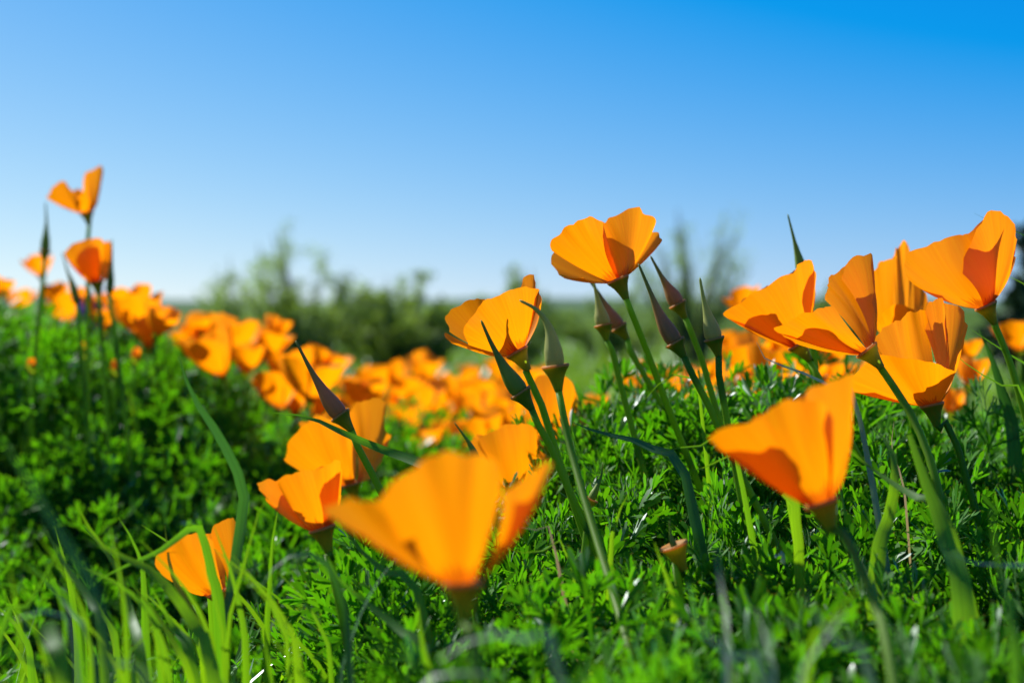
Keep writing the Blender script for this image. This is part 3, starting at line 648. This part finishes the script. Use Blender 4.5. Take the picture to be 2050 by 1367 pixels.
def proj(p):
    dx, dy, dz = p[0], p[1], p[2] - CAM_Z
    dep = dy * CP - dz * SP; h = dy * SP + dz * CP
    return W_PX / 2 + dx / dep * FPX, H_PX / 2 - h / dep * FPX, dep

plants = [  # centre x, y, label
    (0.24, 0.72, 'crest of dark feathery poppy leaves under the poppy cluster and buds'),
    (0.10, 0.56, 'slope of feathery poppy leaves around the long curved bud stem'),
    (0.15, 0.40, 'low carpet of feathery poppy leaves under the soft wedge-shaped poppy'),
    (-0.02, 0.40, 'feathery poppy leaves spreading under the biggest poppy'),
    (-0.44, 1.12, 'blurred leafy mound carrying the highest poppy'),
    (-0.22, 0.92, 'shaded leafy bank between the leafy mound and the long grass'),
    (0.02, 0.92, 'blurred leaves at the foot of the poppy drift')]
PC = np.array([p[:2] for p in plants])
bins = {k: [] for k in range(len(plants))}
def scatter_leaves(n, y0, y1, size, hmin, hmax, keep=None):
    c = 0
    while c < n:
        y = math.sqrt(RNG.uniform(y0 * y0, y1 * y1)); x = RNG.uniform(-.47, .47) * y
        if keep is not None and RNG.random() > keep(x, y): continue
        c += 1
        g = float(ground_z(x, y)); h = RNG.uniform(hmin, hmax) ** 1.0
        s = RNG.uniform(*size); az = RNG.uniform(0, 6.283); el = RNG.uniform(.35, 1.25)
        loc = np.array((x, y, g + h)); k = int(RNG.integers(len(LEAVES)))
        R = rotm(az, el, RNG.normal(0, .5))
        pid = int(np.argmin(((PC - (x, y)) ** 2).sum(1)))
        bins[pid].append((k, az, R, s, loc))
def on_right(x, y): return 1.0 if x > -.06 + .02 * math.sin(30 * y) else (0.02 if y < .62 else .0)
scatter_leaves(5000, .24, .95, (.85, 1.35), .02, .112, keep=on_right)
def sprig(cx, cy, n, h0, h1, spread=.02):
    for _ in range(n):
        x, y = RNG.normal(cx, spread), RNG.normal(cy, spread); g = float(ground_z(x, y)); az = RNG.uniform(0, 6.283)
        bins[int(np.argmin(((PC - (x, y)) ** 2).sum(1)))].append((int(RNG.integers(len(LEAVES))), az, rotm(az, RNG.uniform(.6, 1.3), RNG.normal(0, .4)), RNG.uniform(.8, 1.2), np.array((x, y, g + RNG.uniform(h0, h1)))))
sprig(.052, .68, 22, .08, .132); sprig(.105, .66, 16, .07, .11); sprig(.20, .70, 18, .07, .11, .03); sprig(.235, .66, 20, .09, .14, .02); sprig(.03, .64, 10, .08, .11)
def on_left(x, y): return (1.0 if y > .90 else .22) if x < -.20 * y else (.30 if x < .02 else .12)
scatter_leaves(2500, .74, 1.5, (1.0, 1.6), .03, .115, keep=on_left)
for pid, items in bins.items():
    if not items: continue
    cx, cy, label = plants[pid]
    o = np.array((cx, cy, float(ground_z(cx, cy))))
    root = thing('poppy_plant', o, label, 'leafy plant', 'feathery poppy plants')
    root.pop('group', None) if False else None
    def score(it):
        u, v, dep = proj(it[4] + np.array((0, 0, .03)))
        if not (-20 < u < W_PX + 20 and 300 < v < H_PX + 20): return -9
        return it[4][2] - float(ground_z(it[4][0], it[4][1])) - .12 * abs(dep - .55)
    items.sort(key=score, reverse=True)
    nsep = 150 if pid < 4 else 70
    for k, az, R, s, loc in items[:nsep]:
        lf = obj('leaf', LEAF_ME[k], None, root)
        M = np.eye(4); M[:3, :3] = R * s; M[:3, 3] = loc - o; lf.matrix_local = Matrix(M.tolist())
    rest = [(k, R, s, loc - o) for k, az, R, s, loc in items[nsep:]]
    if rest:
        tag(obj('leaf_mass', mesh_np('leaf_mass', *merge(LEAVES, rest)), M_LEAF, root), kind='stuff')
    # leaf stalks and shoots that carry the leaves
    st_items = []
    for k, az, R, s, loc in items[::3]:
        g = float(ground_z(loc[0], loc[1])); j = RNG.normal(0, .012, 2)
        st_items.append((np.array((loc[0] + j[0], loc[1] + j[1], g - .003)), loc))
    Vs, Qs, n = [], [], 0
    for a, b in st_items:
        a, b = a - o, b - o; w = .0007
        sx = np.array((w, 0, 0)); sy = np.array((0, w, 0))
        Vs.extend([a - sx, a + sx, a + sy, b - sx * .7, b + sx * .7, b + sy * .7])
        for q in ((0, 1, 4), (0, 4, 3), (1, 2, 5), (1, 5, 4), (2, 0, 3), (2, 3, 5)): Qs.append([n + z for z in q])
        n += 6
    tag(obj('leaf_stalk', mesh_np('leaf_stalk', np.array(Vs), np.array(Qs)), M_STEM, root), kind='stuff')

# ------------------------------------------------------------------ grass
def ribbon(path, widths, face, twist=0.0, fold=.25):
    """a grass blade: a keeled strip along a curved path"""
    T = np.gradient(path, axis=0); T /= np.linalg.norm(T, axis=1)[:, None] + 1e-12
    n = len(path); V, UV = [], []
    tw = np.linspace(0, 1, n) * twist if np.isscalar(twist) else np.interp(np.linspace(0, 1, n), np.linspace(0, 1, len(twist)), twist)
    for i in range(n):
        nrm = unit(face - T[i] * np.dot(face, T[i])); s = np.cross(T[i], nrm)
        c, sn = math.cos(tw[i]), math.sin(tw[i])
        s2 = s * c + nrm * sn; n2 = nrm * c - s * sn; w = widths[i] / 2
        V.extend([path[i] - s2 * w + n2 * w * fold, path[i], path[i] + s2 * w + n2 * w * fold])
        f = i / (n - 1); UV.extend([(0, f), (.5, f), (1, f)])
    F = []
    for i in range(n - 1):
        a = 3 * i; F += [(a, a + 1, a + 4, a + 3), (a + 1, a + 2, a + 5, a + 4)]
    return np.array(V), F, np.array(UV)

def blade(pts, w, label, group=None, mat=None, twist=0.0, root=True, n=28, shape=None, name='grass_blade', face=None):
    """pts: tip first, (u, v, distance); w: greatest width in photograph pixels at the middle distance"""
    q = [P(*p) for p in pts]
    if root: q = to_ground(q, .15)
    path = catmull(q, n); d = np.mean([p[2] for p in pts]); wm = 1.22 * w * d / FPX
    f = np.linspace(0, 1, n)
    xs, ys = shape or ([0, .15, .45, .75, 1], [.03, .5, 1, .95, .55])
    wd = np.interp(f, xs, ys) * wm
    if face is None: face = (-.55, -.55, .62) if mat in (M_GRASS_BLUE, M_PALE_SHEEN) else (0.1, -1.0, .25)
    V, F, UV = ribbon(path, wd, np.array(face), twist)
    UV[:, 1] = 1 - UV[:, 1]
    o = path[-1].copy()
    me = mesh(name, V - o, F, UV)
    return tag(obj(name, me, mat or M_GRASS, loc=o), label, 'grass blade', group)

GB = M_GRASS_BLUE
LG = ('long bright green grass blade in the grass tuft before the shaded bank', 'long blades of the grass tuft')
blade([(358, 714, .5), (385, 790, .5), (430, 860, .5), (466, 925, .5), (488, 985, .5), (484, 1040, .5), (478, 1085, .5), (462, 1180, .5), (445, 1290, .5)], 24, 'tall twisted blue-green grass blade rising past the poppy in the long grass', mat=GB, twist=[.2, .9, .3, 1.2, .5, .2], shape=([0, .12, .3, .42, .5, .56, .62, 1], [.05, .6, .8, .45, .9, 1, .25, .28]))
blade([(196, 1160, .47), (262, 1128, .475), (318, 1104, .48), (362, 1072, .485), (392, 1052, .49), (408, 1080, .49), (425, 1150, .49), (440, 1240, .49)], 34, 'bent grass blade folded over in front of the poppy in the long grass', shape=([0, .15, .35, .5, .65, 1], [.05, .35, .6, .9, 1, .5]), n=40)
blade([(545, 826, .56), (620, 836, .56), (690, 868, .55), (760, 898, .55), (830, 925, .54), (900, 985, .53)], 24, 'bright yellow-green grass blade slanting across the poppy behind the purple bud')
blade([(523, 1172, .42), (550, 1135, .42), (585, 1111, .42), (628, 1110, .42), (662, 1138, .42), (688, 1205, .42), (700, 1300, .42)], 26, 'blue-green grass blade arched over like a hook under the small poppy cup', mat=GB, n=36)
blade([(152, 1008, .46), (205, 1092, .46), (300, 1140, .455), (352, 1195, .45), (395, 1262, .45), (425, 1340, .44)], 26, *LG)
blade([(80, 1040, .46), (130, 1130, .45), (185, 1210, .44), (205, 1290, .43)], 22, *LG)
blade([(124, 1082, .42), (92, 1150, .42), (55, 1212, .42), (0, 1270, .42)], 20, *LG)
blade([(50, 1118, .44), (98, 1172, .44), (150, 1232, .43), (188, 1320, .42)], 22, 'dark bluish grass blade crossing a bright one in the grass tuft', mat=GB)
blade([(262, 1165, .46), (320, 1240, .455), (360, 1310, .45), (385, 1380, .45)], 20, *LG)
blade([(305, 1180, .47), (350, 1260, .47), (385, 1330, .46)], 34, *LG)
blade([(330, 1050, .52), (345, 1150, .51), (395, 1250, .5), (410, 1340, .5)], 18, *LG)
blade([(165, 1050, .5), (230, 1130, .49), (262, 1230, .48), (285, 1340, .46)], 24, *LG)
blade([(255, 1310, .43), (290, 1275, .43), (312, 1252, .43), (325, 1290, .43), (338, 1360, .43)], 22, 'short grass blade snapped over with a pale broken bend', n=34)
blade([(-30, 830, .30), (50, 950, .30), (110, 1050, .295), (175, 1160, .29), (215, 1290, .285)], 38, 'wide dark blurred grass blade leaning through the shaded bank', mat=GB)
blade([(95, 1245, .34), (112, 1300, .335), (128, 1380, .33)], 30, 'stubby olive grass stub with a cut yellow top', shape=([0, .05, .5, 1], [.8, 1, 1, .9]))
blade([(30, 1240, .36), (80, 1222, .36), (130, 1236, .36), (150, 1290, .36)], 26, 'pale arched grass blade glinting beside the olive stub', mat=M_PALE_SHEEN)
blade([(-10, 1300, .36), (40, 1312, .36), (90, 1340, .36), (140, 1400, .36)], 28, 'glossy grass blade lying low in the corner of the tuft', mat=GB)
blade([(180, 1320, .3), (240, 1325, .3), (280, 1350, .3), (300, 1420, .3)], 36, 'white-glinting blurred grass blade bent over close to the lens', mat=M_PALE_SHEEN)
blade([(655, 1112, .45), (672, 1150, .45), (712, 1190, .45), (800, 1260, .44), (860, 1340, .43)], 26, 'grass blade running down under the biggest poppy from its small cup neighbour')
blade([(792, 1118, .44), (758, 1162, .44), (728, 1215, .44), (700, 1290, .44), (680, 1390, .44)], 15, 'thin glinting grass blade crossing under the biggest poppy', mat=GB)
blade([(680, 1040, .5), (720, 1100, .49), (780, 1150, .48), (840, 1200, .47)], 22, 'grass blade emerging from behind the left petal of the biggest poppy')
blade([(836, 1208, .4), (842, 1270, .4), (858, 1340, .4), (870, 1400, .4)], 30, 'upright bright grass blade below the biggest poppy')
blade([(500, 1090, .46), (520, 1020, .46), (545, 985, .46)][::-1] + [(470, 1200, .46), (455, 1300, .46)], 10, 'slim grass stalk left of the small poppy cup')
blade([(560, 1000, .5), (545, 1090, .5), (540, 1180, .5), (535, 1260, .5)], 14, 'thin upright grass blade under the small poppy cup')
blade([(880, 1320, .29), (935, 1284, .29), (1000, 1268, .29), (1065, 1282, .29), (1120, 1340, .29)], 36, 'pale blurred grass blade arching low in front of the biggest poppy', mat=M_PALE_SHEEN, n=34)
blade([(1145, 845, .56), (1200, 866, .555), (1270, 882, .55), (1330, 912, .545), (1372, 948, .54)], 26, 'dark green broad grass blade lying across the feathery leaf crest', mat=GB)
blade([(1318, 905, .53), (1360, 896, .53), (1410, 893, .53), (1470, 905, .53)], 14, 'short bright grass blade pointing from the soft wedge-shaped poppy')
blade([(1368, 948, .52), (1420, 932, .52), (1462, 913, .52), (1530, 905, .52), (1570, 960, .52)], 12, 'thin bright blade meeting the dark broad one')
blade([(1514, 684, .54), (1524, 712, .54), (1560, 730, .54), (1620, 752, .54), (1680, 785, .54), (1720, 830, .54)], 14, 'silvery grass blade with a bent white tip below the jagged poppy', mat=M_PALE_SHEEN, n=34)
blade([(1562, 702, .55), (1580, 730, .55), (1620, 770, .55), (1650, 800, .55)], 6, 'tiny thin blade beside the silvery one', mat=GB)
blade([(1690, 890, .5), (1735, 930, .5), (1790, 970, .49), (1850, 1005, .48), (1900, 1050, .47)], 26, 'bright grass blade slanting below the soft wedge-shaped poppy')
blade([(1740, 850, .52), (1785, 900, .51), (1790, 970, .5), (1775, 1050, .5), (1755, 1130, .49)], 36, 'broad bright upright grass blade right of the soft wedge-shaped poppy')
blade([(1820, 870, .48), (1850, 960, .475), (1880, 1040, .47), (1895, 1095, .465), (1925, 1200, .45)], 46, 'thick dark grass sheath with a pinkish joint under the bent poppy stem', shape=([0, .2, .5, .62, .66, 1], [.2, .7, 1, 1, .5, .45]))
blade([(1432, 1080, .34), (1440, 1150, .34), (1452, 1230, .335), (1455, 1320, .33)], 24, 'pale blurred upright blade low before the feathery leaves', mat=M_PALE_SHEEN)
blade([(1610, 1180, .31), (1640, 1240, .31), (1690, 1300, .31), (1745, 1360, .31)], 34, 'thick pale blurred blade leaning right at the lower edge of the leaves', mat=M_PALE_SHEEN)
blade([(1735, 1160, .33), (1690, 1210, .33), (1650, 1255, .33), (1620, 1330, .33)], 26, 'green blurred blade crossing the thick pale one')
blade([(1380, 1215, .31), (1420, 1280, .31), (1480, 1325, .31), (1540, 1380, .31)], 34, 'bright-backed blurred blade bending over near the pale upright one', mat=M_PALE_SHEEN)
blade([(1570, 985, .5), (1590, 995, .5), (1592, 1040, .5), (1598, 1090, .5)], 17, 'short folded blade bent at its top under the soft wedge-shaped poppy', mat=M_GRASS, shape=([0, .1, .3, 1], [.9, 1, 1, .6]))
blade([(1945, 660, .6), (1990, 690, .6), (2040, 725, .6), (2080, 770, .6)], 10, 'thin grass blade passing behind the stem of the frilled poppy')
blade([(1900, 700, .59), (1950, 740, .59), (2010, 775, .59), (2060, 820, .59)], 9, 'thin long grass blade under the frilled poppy')
blade([(1950, 427, .62), (1985, 445, .62), (2060, 480, .62), (2110, 560, .62)], 7, 'thin dark grass tip sticking out behind the frilled poppy rim', mat=GB)
blade([(2010, 548, .62), (2040, 562, .62), (2080, 600, .62), (2100, 680, .62)], 10, 'green grass blade crossing the dark shrub beside the frilled poppy')
blade([(1960, 660, .66), (1990, 730, .66), (2010, 800, .66), (2030, 880, .66)], 34, 'broad dark shaded blade behind the frilled poppy stem', mat=GB)
blade([(1790, 842, .56), (1784, 900, .56), (1795, 935, .56), (1810, 980, .56)], 9, 'dry straw-coloured twisted blade under the crumpled poppy', mat=M_DRY, twist=2.0)
blade([(1035, 1054, .5), (1065, 1058, .5), (1090, 1070, .5), (1110, 1095, .5)], 11, 'dry pinkish curled blade tip in the leaves right of the biggest poppy', mat=M_DRY)
blade([(1010, 1095, .5), (1060, 1108, .5), (1105, 1100, .5), (1140, 1120, .5)], 8, 'thin bright blade lying under the dry curled tip')
blade([(1290, 800, .6), (1330, 758, .6), (1352, 750, .6), (1385, 757, .6), (1400, 790, .6)], 9, 'small arched blade before the blurred poppy between the bud stems')

blade([(1010, 1350, .30), (940, 1345, .30), (870, 1352, .30), (820, 1400, .30)], 26, 'second pale blurred blade bending away below the arching one', mat=M_PALE_SHEEN)
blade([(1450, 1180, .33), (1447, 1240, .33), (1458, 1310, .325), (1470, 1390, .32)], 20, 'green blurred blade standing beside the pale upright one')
blade([(1512, 1215, .34), (1530, 1270, .335), (1545, 1330, .33), (1550, 1390, .33)], 22, 'narrow grey blurred blade between the pale upright and the thick pale blade', mat=M_PALE_SHEEN)
blade([(1610, 1330, .30), (1640, 1290, .30), (1668, 1255, .30), (1690, 1225, .30)][::-1], 24, 'grey-green blurred blade forming a cross with the thick pale one', mat=M_PALE_SHEEN)
blade([(1985, 1000, .36), (1990, 1080, .355), (2010, 1180, .35), (2030, 1300, .34)], 30, 'soft bright blade close to the lens beneath the frilled poppy stem')
blade([(1900, 1105, .40), (1960, 1130, .40), (2040, 1135, .40), (2090, 1180, .40)], 16, 'pale blade running sideways from the pinkish grass joint', mat=M_PALE_SHEEN)
blade([(1120, 1190, .42), (1105, 1260, .42), (1085, 1330, .42), (1080, 1390, .42)], 12, 'thin yellow-green blade left of the long curved bud stem')
blade([(1310, 1085, .45), (1325, 1130, .45), (1345, 1190, .45), (1350, 1250, .45)], 26, 'soft green blade standing beside the spent flower collar')
blade([(1260, 985, .5), (1245, 1010, .5), (1230, 1060, .5), (1222, 1120, .5)], 18, 'green blade next to the short curved seed pod')
tuft = np.random.default_rng(117)
for i in range(32):
    u0 = tuft.uniform(-40, 640); v0 = tuft.uniform(1030, 1230) if u0 < 480 else tuft.uniform(1120, 1260); dd = tuft.uniform(.36, .56)
    ln = tuft.uniform(130, 330); lx = tuft.uniform(20, 190)
    blade([(u0, v0, dd), (u0 + lx * .55, v0 + ln * .33, dd), (u0 + lx * .9, v0 + ln * .68, dd), (u0 + lx, v0 + ln, dd)], tuft.uniform(10, 19), *LG)

# random grass: one mass
def rand_grass(name, n, sampler, hlo, hhi, wlo, whi, seg, mat, label, bend=.6, lean=(0, 0)):
    Vs, Fs, Us, k = [], [], [], 0
    for _ in range(n):
        x, y = sampler(); g = float(ground_z(x, y)); h = RNG.uniform(hlo, hhi); w = RNG.uniform(wlo, whi)
        az = RNG.uniform(0, 6.283); b = RNG.uniform(.05, bend) * h
        dx, dy = math.cos(az) * b + lean[0] * h, math.sin(az) * b + lean[1] * h
        f = np.linspace(0, 1, seg + 1)
        path = np.stack((x + dx * f ** 2, y + dy * f ** 2, g - .004 + h * (f - .25 * (b / h) * f ** 3)), -1)
        fa = RNG.uniform(0, 6.283); s = np.array((math.cos(fa), math.sin(fa), 0)); wd = w * np.interp(f, [0, .3, .7, 1], [.7, 1, .75, .04])
        V = np.stack((path - s * wd[:, None] / 2, path + s * wd[:, None] / 2), 1).reshape(-1, 3)
        U = np.stack((np.tile([0., 1.], seg + 1), np.repeat(f, 2)), -1)
        a = np.arange(seg) * 2
        Q = np.stack((a, a + 1, a + 3, a + 2), -1)
        Vs.append(V); Us.append(U); Fs.append(Q + k); k += len(V)
    return tag(obj(name, mesh_np(name, np.vstack(Vs), np.vstack(Fs), np.vstack(Us)), mat), label, 'grass', kind='stuff')

def s_left():
    y = math.sqrt(RNG.uniform(.30 ** 2, .62 ** 2)); return RNG.uniform(-.44, -.08) * y, y
rand_grass('grass', 130, s_left, .08, .15, .0024, .0056, 7, M_GRASS, 'tuft of long bright grass before the shaded bank', bend=.7, lean=(-.15, 0))
def s_front():
    y = math.sqrt(RNG.uniform(.26 ** 2, .60 ** 2)); return RNG.uniform(-.15, .44) * y, y
rand_grass('grass', 90, s_front, .06, .125, .0016, .0036, 7, M_GRASS, 'grass blades growing through the feathery poppy leaves', bend=.7, lean=(-.1, 0))
def s_mound():
    y = math.sqrt(RNG.uniform(.85 ** 2, 1.5 ** 2)); return RNG.uniform(-.44, .1) * y, y
rand_grass('grass', 420, s_mound, .09, .17, .002, .0045, 6, M_GRASS, 'blurred grass on the leafy mound', bend=.5)
def s_meadow():
    y = math.exp(RNG.uniform(math.log(1.2), math.log(9.0))); return RNG.uniform(-.45, .45) * y, y
rand_grass('grass', 16000, s_meadow, .05, .125, .003, .008, 3, M_MEADOW, 'blurred green meadow grass beyond the poppies', bend=.7)

# ------------------------------------------------------------------ lupine on the mound
def lupine():
    top = P(182, 580, 1.3); x, y = top[0], top[1]; g = float(ground_z(x, y)); o = np.array((x, y, g - .003))
    root = thing('lupine', o, 'blurred blue and pink lupine spike among the poppies on the mound', 'lupine')
    add_stem(root, o, [top, (top + o) / 2, o], .001, .002, 10, 6)
    L_ = (top[2] - g) * .35
    for i in range(26):
        f = i / 25; a = i * 2.4; h = top[2] - L_ * f; r = .006 + .006 * f; s = .005 + .004 * f
        c = np.array((x + math.cos(a) * r, y + math.sin(a) * r, h)) - o
        V, F, UV = lathe_along(c - np.array((0, 0, s)), (math.cos(a) * .5, math.sin(a) * .5, 1), [(0, .0006), (s * .7, s * .6), (s * 1.4, s * .55), (s * 2, .0008)], 6)
        obj('floret', mesh('floret', V, F, UV, True), M_LUPINE, root)
lupine()

# ------------------------------------------------------------------ shrubs
def leaf_card(k):
    r = np.random.default_rng(k)
    V = np.array([(0, -.12, 0), (.5, -.28, .05), (1, 0, 0), (.5, .28, .05), (0, .12, 0)]); Q = np.array([(0, 1, 3), (0, 3, 4), (1, 2, 3)]); return V, Q, np.array([(0, 0), (0, .5), (.5, 1), (1, .5), (1, 0)])
CARDS = [leaf_card(0)]
def shrub(u, d, half_px, top_v, label, n_stems=14, n_leaves=4500, leaf=.022, mat=M_SHRUB, seed=0, density=1.0, base_z=None, group=None):
    r = np.random.default_rng(400 + seed)
    c = P(u, 615, d); x0, y0 = c[0], c[1]; g = float(ground_z(x0, y0)); H = P(u, top_v, d)[2] - g; Rx = half_px * d / FPX
    o = np.array((x0, y0, g)); root = thing('shrub', o, label, 'shrub', group)
    items, tips = [], []
    for s in range(n_stems):
        a = r.uniform(0, 6.283); rr = math.sqrt(r.uniform(.02, 1)); hx = math.cos(a) * rr * Rx; hy = math.sin(a) * rr * Rx * .8
        hh = H * (1 - .55 * rr ** 2) * r.uniform(.8, 1.06)
        p0 = np.array((hx * .15, hy * .15, -.01)); p1 = np.array((hx * .5, hy * .5, hh * .5)); p2 = np.array((hx, hy, hh))
        path = catmull([p0, p1 + r.normal(0, .02, 3), p2], 12)
        V, F, UV = tube(path, np.linspace(.010, .0018, 12) * (H / .6) ** .5, 6); obj('stem', mesh('stem', V, F, UV), M_BARK, root)
        for b in range(7):
            f = r.uniform(.25, 1); q = path[int(f * 11)]
            tips.append((q, q + unit(r.normal(0, 1, 3) + np.array((hx, hy, H * .6)) * 2) * r.uniform(.06, .2) * H))
    for _ in range(n_leaves):
        a, b = tips[int(r.integers(len(tips)))]; f = r.uniform(0, 1.05); loc = a + (b - a) * f + r.normal(0, .022 * H / density ** .5, 3)
        if loc[2] < 0: continue
        items.append((0, rotm(r.uniform(0, 6.283), r.uniform(-.6, 1.2), r.normal(0, .8)), leaf * r.uniform(.6, 1.4), loc))
    tag(obj('foliage', mesh_np('foliage', *merge(CARDS, items)), mat, root), kind='stuff')
    return root
GS = 'green shrubs across the meadow'
shrub(600, 4.6, 190, 455, 'tall airy green shrub with twiggy top behind the poppy drift', n_stems=34, n_leaves=11000, leaf=.012, seed=1, group=GS)
shrub(470, 5.2, 100, 520, 'small thin green shrub beside the tall airy one, nearest the hazy hills', n_stems=14, n_leaves=4500, leaf=.013, seed=2, group=GS)
shrub(800, 4.8, 180, 520, 'rounded denser green shrub between the airy shrub and the leaning poppy', n_stems=36, n_leaves=17000, leaf=.013, seed=3, group=GS)
shrub(1050, 5.2, 110, 530, 'green shrub behind the leaning poppy', n_stems=14, n_leaves=7000, leaf=.013, seed=4, group=GS)
shrub(1390, 5.4, 140, 400, 'tall sparse wispy shrub behind the upright grey-green bud', n_stems=26, n_leaves=6500, leaf=.011, seed=5, group=GS)
shrub(1230, 6.2, 150, 585, 'low green shrub behind the tall open poppy', n_stems=16, n_leaves=9000, leaf=.015, seed=6, group=GS)
shrub(1640, 5.6, 150, 560, 'low green shrub behind the jagged poppy', n_stems=16, n_leaves=8000, leaf=.015, seed=7, group=GS)
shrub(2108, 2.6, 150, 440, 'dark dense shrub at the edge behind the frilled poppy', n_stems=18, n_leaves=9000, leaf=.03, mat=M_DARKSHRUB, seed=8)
